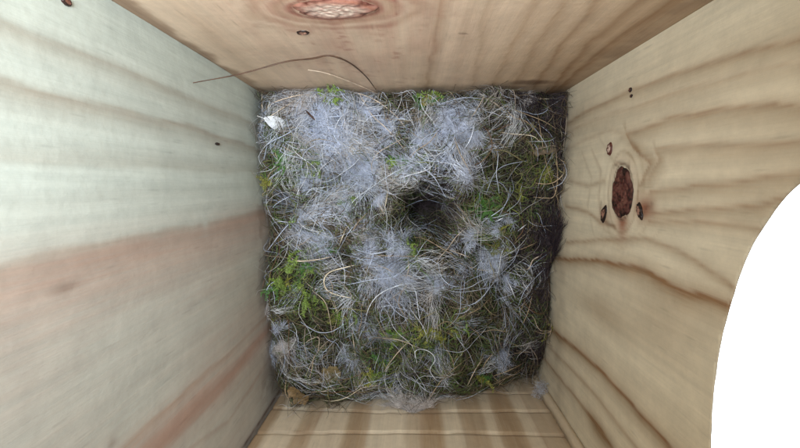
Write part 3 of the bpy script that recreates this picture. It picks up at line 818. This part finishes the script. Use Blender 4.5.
TRACED = [
    ('grass_stem', [(498, 132), (512, 134), (532, 136), (540, 142)], 1.0, STRAW),
    ('grass_stem', [(575, 160), (564, 172), (556, 181), (546, 184), (535, 183)], 1.1, TAN),
    ('grass_stem', [(536, 110), (541, 135), (546, 165), (556, 200), (560, 208)], .7, TAN),
    ('grass_stem', [(556, 150), (557, 178), (554, 196), (545, 198), (533, 197)], .9, TAN),
    ('grass_stem', [(506, 110), (515, 118), (526, 122), (538, 135)], .7, TAN),
    ('dry_strip', [(355, 265), (345, 267), (330, 272), (324, 280), (327, 290), (338, 295), (352, 298)], 1.6, STRAW),
    ('dry_strip', [(287, 253), (294, 260), (304, 261), (320, 259), (334, 256)], 1.6, BUFF),
    ('dry_strip', [(516, 269), (528, 269), (533, 260), (541, 255), (543, 248)], 1.6, BUFF),
    ('grass_stem', [(262, 92), (262, 105), (261, 117)], 1.0, BUFF),
    ('grass_stem', [(256, 109), (275, 102), (295, 97), (310, 94)], .9, BUFF),
    ('grass_stem', [(248, 122), (265, 120), (280, 110), (296, 100)], .9, BUFF),
    ('grass_stem', [(264, 160), (266, 150), (270, 143), (285, 135), (297, 128)], 1.0, BLUE),
    ('grass_stem', [(357, 82), (360, 95), (372, 115), (388, 130), (405, 150)], .9, BUFF),
    ('grass_stem', [(330, 80), (352, 90), (375, 100), (395, 115), (405, 127)], .9, BUFF),
    ('grass_stem', [(300, 118), (330, 117), (350, 116), (370, 120)], .9, BLUE),
    ('hair_curl', [(415, 163), (395, 172), (375, 185), (355, 200), (348, 212)], .9, WHITE),
    ('dry_strip', [(388, 191), (386, 202), (384, 214)], 1.1, STRAW),
    ('grass_stem', [(377, 200), (381, 208), (384, 215)], .8, BUFF),
    ('dry_strip', [(346, 229), (342, 238), (339, 246)], 1.2, STRAW),
    ('hair_curl', [(345, 285), (370, 280), (395, 276), (412, 262)], 1.0, BLUE),
    ('hair_curl', [(415, 282), (395, 286), (378, 295), (368, 310), (364, 330)], 1.3, WHITE),
    ('hair_curl', [(376, 246), (371, 262), (363, 280)], 1.0, BLUE),
    ('hair_curl', [(415, 312), (400, 308), (386, 306), (380, 315), (384, 328)], .9, BLUE),
    ('hair_curl', [(417, 362), (415, 352), (422, 349), (431, 352), (435, 360), (430, 370), (437, 380), (445, 380)], 1.1, WHITE),
    ('grass_stem', [(473, 354), (455, 368), (440, 380), (428, 400), (425, 425)], .7, TAN),
    ('grass_stem', [(484, 356), (474, 372), (463, 395)], .9, BUFF),
    ('grass_stem', [(525, 362), (510, 370), (490, 377)], .9, TAN),
    ('grass_stem', [(503, 384), (498, 395), (492, 412)], 1.0, TAN),
    ('grass_stem', [(315, 403), (330, 401), (347, 396), (362, 388), (380, 385)], .9, STRAW),
    ('grass_stem', [(314, 355), (312, 368), (309, 380)], .9, TAN),
    ('grass_stem', [(306, 342), (313, 338), (319, 338), (318, 352)], .9, BUFF),
    ('grass_stem', [(412, 338), (400, 350), (390, 362), (384, 372)], .9, BUFF),
    ('dry_strip', [(495, 222), (499, 220), (503, 218)], 1.4, WHITE),
    ('dry_strip', [(518, 231), (523, 227), (527, 224)], 1.3, WHITE),
    ('grass_stem', [(505, 275), (512, 290), (516, 300)], 1.0, WHITE),
    ('grass_stem', [(518, 306), (525, 290), (535, 278), (545, 268)], .8, BLUE),
    ('grass_stem', [(520, 330), (528, 312), (532, 296)], .8, TAN),
    ('hair_curl', [(438, 262), (441, 276), (450, 285), (460, 287)], .9, BLUE),
    ('hair_curl', [(405, 272), (415, 262), (428, 258), (440, 266)], .9, BLUE),
    ('hair_curl', [(405, 276), (415, 290), (418, 308), (420, 322)], 1.0, WHITE),
    ('hair_curl', [(419, 165), (428, 172), (436, 180), (446, 198)], .9, BLUE),
    ('grass_stem', [(470, 120), (480, 104), (484, 96)], .8, BUFF),
    ('hair_curl', [(430, 108), (450, 101), (465, 98), (482, 99)], .9, BLUE),
    ('grass_stem', [(447, 84), (452, 94), (457, 104)], .7, BUFF),
    ('hair_curl', [(475, 122), (470, 140), (460, 155)], 1.0, WHITE),
    ('grass_stem', [(262, 215), (275, 205), (292, 195)], .9, BLUE),
    ('grass_stem', [(268, 250), (285, 228), (300, 215)], .9, BLUE),
    ('grass_stem', [(257, 188), (270, 178), (285, 168)], .9, BLUE),
    ('hair_curl', [(303, 200), (310, 190), (320, 188), (332, 186)], .9, WHITE),
    ('grass_stem', [(502, 105), (520, 112), (545, 122), (560, 132)], .7, TAN),
    ('grass_stem', [(535, 99), (545, 99), (553, 99)], 1.0, STRAW),
    ('grass_stem', [(528, 345), (537, 358), (542, 372), (540, 385)], .7, BUFF),
    ('grass_stem', [(312, 290), (325, 302), (330, 320), (333, 340)], .9, BUFF),
    ('grass_stem', [(352, 330), (354, 345), (356, 360)], 1.0, BUFF)]
for nm, pts, w, c in TRACED:
    k_ = len(pts); dzs = [.0022 + .0022 * math.sin(math.pi * q / (k_ - 1)) for q in range(k_)]
    P_ = clampbox([on_nest(a, b, d) for (a, b), d in zip(pts, dzs)])
    # smooth the heights so that a stem bridges hollows
    z = P_[:, 2]; z2 = np.polyval(np.polyfit(np.arange(k_), z, min(2, k_ - 1)), np.arange(k_)); P_[:, 2] = np.maximum(z, .5 * z + .5 * z2)
    in_nest(link(nm, stem(nm, P_, (.00014 if nm == 'hair_curl' else .00012 if nm == 'dry_strip' else .00018) * w, c, .5 if nm == 'dry_strip' else 1.0), M_STEM))
# further loose stems and curls
k = 190
x, y = scatter(k, lambda x, y: np.ones_like(x), 1)
P = walk(x, y, rng.uniform(0, 6.28, k), rng.uniform(.009, .024, k), rng.normal(0, 45, k), rng.uniform(.05, .3, k), 8, rng.uniform(.0005, .003, k), rng.uniform(.0005, .004, k))
dens = pale_density(x, y)
for q in range(k):
    if np.hypot((P[q, :, 0] - CUP[0]) / .0088, (P[q, :, 1] - CUP[1]) / .0088).min() < .8: continue
    pale = rng.random() < np.clip(dens[q] * .8 + .04, 0, .8)
    c = random.choice([BLUE, WHITE, BLUE]) if pale else random.choice([TAN, BUFF, TAN, BROWN, (.30, .26, .12), (.33, .26, .17)])
    nm = 'hair_curl' if pale else 'grass_stem'
    in_nest(link(nm, stem(nm, P[q], rng.uniform(.00007, .00016), c, sides=4), M_STEM))

# dry leaf fragments
def leaf(name, px, py, w, l, ang, c, seed):
    r = np.random.default_rng(seed); p = on_nest(px, py, .0014)
    nu_, nv_ = 9, 7; V_ = []
    for a in range(nu_):
        s = a / (nu_ - 1); hw = w * math.sin(math.pi * (.08 + .84 * s)) ** .7
        for b in range(nv_):
            t_ = b / (nv_ - 1) * 2 - 1
            u = (s - .5) * l; v = t_ * hw * (1 + .28 * r.normal()) if b in (0, nv_ - 1) else t_ * hw
            zz = .0010 * abs(t_) + .0006 * math.sin(s * 5) + .0005 * math.sin(s * 17 + 3 * t_) + r.normal(0, .00025)
            V_.append((p[0] + u * math.cos(ang) - v * math.sin(ang), p[1] + u * math.sin(ang) + v * math.cos(ang), p[2] + zz))
    i_ = np.arange(nu_ * nv_).reshape(nu_, nv_)
    Q_ = np.stack([i_[:-1, :-1], i_[1:, :-1], i_[1:, 1:], i_[:-1, 1:]], -1).reshape(-1, 4)
    return in_nest(link(name, raw_mesh(name, clampbox(V_), Q_, colr=np.tile(np.array(c), (len(V_), 1))), M_MOSS))
leaf('dry_leaf', 328, 374, .0036, .011, .1, (.24, .18, .09), 1)['label'] = 'tan papery leaf fragment'
leaf('dry_leaf', 298, 395, .0030, .010, -.7, (.26, .17, .08), 2)
leaf('dry_leaf', 430, 100, .0026, .008, .3, (.26, .22, .07), 4)
leaf('bark_flake', 544, 150, .0022, .009, .2, (.20, .15, .10), 5)

# small white feather by the left wall, with quill and vane
fe = empty('feather', on_nest(274, 122, .0050)); tag(fe, 'small white feather lying on the nest by the left wall', 'feather')
def feather_part():
    nb = 34; V_ = []; Q_ = []
    L_ = .0085
    for sd in (-1, 1):
        for q in range(nb):
            s = q / (nb - 1); bl = .0026 * math.sin(math.pi * (.12 + .8 * s)) ** .8
            bx = (s - .5) * L_; i0 = len(V_)
            V_ += [(bx, 0, .0003), (bx + .00028, 0, .0003), (bx + .0013 + .0002, sd * bl, .0007 * math.sin(s * 3)), (bx + .0013, sd * bl, .0007 * math.sin(s * 3))]
            Q_.append([i0, i0 + 1, i0 + 2, i0 + 3])
    return raw_mesh('vane', np.array(V_), np.array(Q_), colr=np.tile([.90, .91, .93], (len(V_), 1)))
v = link('vane', feather_part(), M_DOWN, fe)
qm = stem('quill', [(-.0068, 0, .0002), (-.003, 0, .0004), (.001, .0001, .0005), (.004, .0002, .0004)], .00016, (.8, .8, .78))
link('quill', qm, M_STEM, fe)
fe.rotation_euler = (.25, .1, math.radians(-20))

# dark seed husk in the top tuft
hs = link('seed_husk', stem('seed_husk', [on_nest(306, 111, .0048), on_nest(310, 115, .0052), on_nest(315, 120, .0048)], .00042, (.06, .03, .02)), M_STEM)
tag(hs, 'short dark brown seed husk stuck in the pale fluffy tuft', 'husk')

# long thin brown stem arching up against the back board
tw = [(193, 83), (240, 73), (285, 63), (312, 58), (330, 56), (350, 64), (366, 76), (376, 90)]
a0 = at_x(193, 83, XL + .0009); P_ = [a0]
zs = np.linspace(a0[2], .004, len(tw))
tw = [(p[0], p[1] + (0, 1.2, -1.0, .8, 0, -.8, .6, 0)[q]) for q, p in enumerate(tw)]
for q, p in enumerate(tw[1:], 1):
    w3 = at_y(*p, YB - .0012); z3 = at_z(*p, zs[q])
    P_.append(w3 if z3[1] > YB - .0012 else z3)
P_ = clampbox(np.array(P_))
ts = link('thin_stem', stem('thin_stem', P_, .00026, (.10, .055, .035)), M_STEM)
tag(ts, 'long thin brown plant stem arching above the nest against the pinkish back board', 'stem')
P_ = clampbox(np.array([at_y(*p, YB - .0015) for p in [(308, 70), (325, 73), (345, 80), (360, 86), (378, 94)]]))
in_nest(link('grass_stem', stem('grass_stem', P_, .0002, BUFF), M_STEM))
# dark purplish brown wisp standing up against the right board
k = 260; c = at_z(556, 256, -.004)
x = np.clip(c[0] + rng.normal(0, .0022, k), XL, XR - .0015); y = c[1] + rng.normal(0, .0045, k)
P = walk(x, y, rng.normal(1.25, .35, k), rng.uniform(.006, .017, k), rng.normal(0, 35, k), rng.uniform(.05, .3, k), 8, rng.uniform(0, .002, k), np.zeros(k))
P[:, :, 2] += rng.uniform(.003, .013, (k, 1)) * np.linspace(0, 1, 8)[None] ** 1.3
V, Q, Cv = tubes(P, taper(k, 8, rng.uniform(.00004, .0001, k)), np.array([[.085, .062, .072]]) * rng.uniform(.5, 1.6, (k, 1)))
o = in_nest(link('dark_wisp', raw_mesh('dark_wisp', V, Q, colr=Cv), M_FIBRE)); o['kind'] = 'stuff'
# bit of white fluff caught at the foot of the corner strip
c = at_z(540, 388, -.014); c[1] = max(c[1], YF + .004); c[0] = min(c[0], XR - .004)
k = 160
th = rng.uniform(0, 6.28, k); s = np.linspace(0, 1, 6)[None]
hd = th[:, None] + rng.normal(0, 1.5, k)[:, None] * s
P = np.stack([c[0] + rng.normal(0, .0010, (k, 1)) + np.cumsum(np.cos(hd), 1) * .0005, c[1] + rng.normal(0, .0016, (k, 1)) + np.cumsum(np.sin(hd), 1) * .0005, c[2] + rng.uniform(-.001, .003, (k, 1)) + 0 * hd], -1)
V, Q, Cv = tubes(clampbox(P), taper(k, 6, np.full(k, .00006)), np.tile([.72, .74, .80], (k, 1)))
o = in_nest(link('down_tuft', raw_mesh('down_tuft', V, Q, colr=Cv), M_DOWN)); o['kind'] = 'stuff'
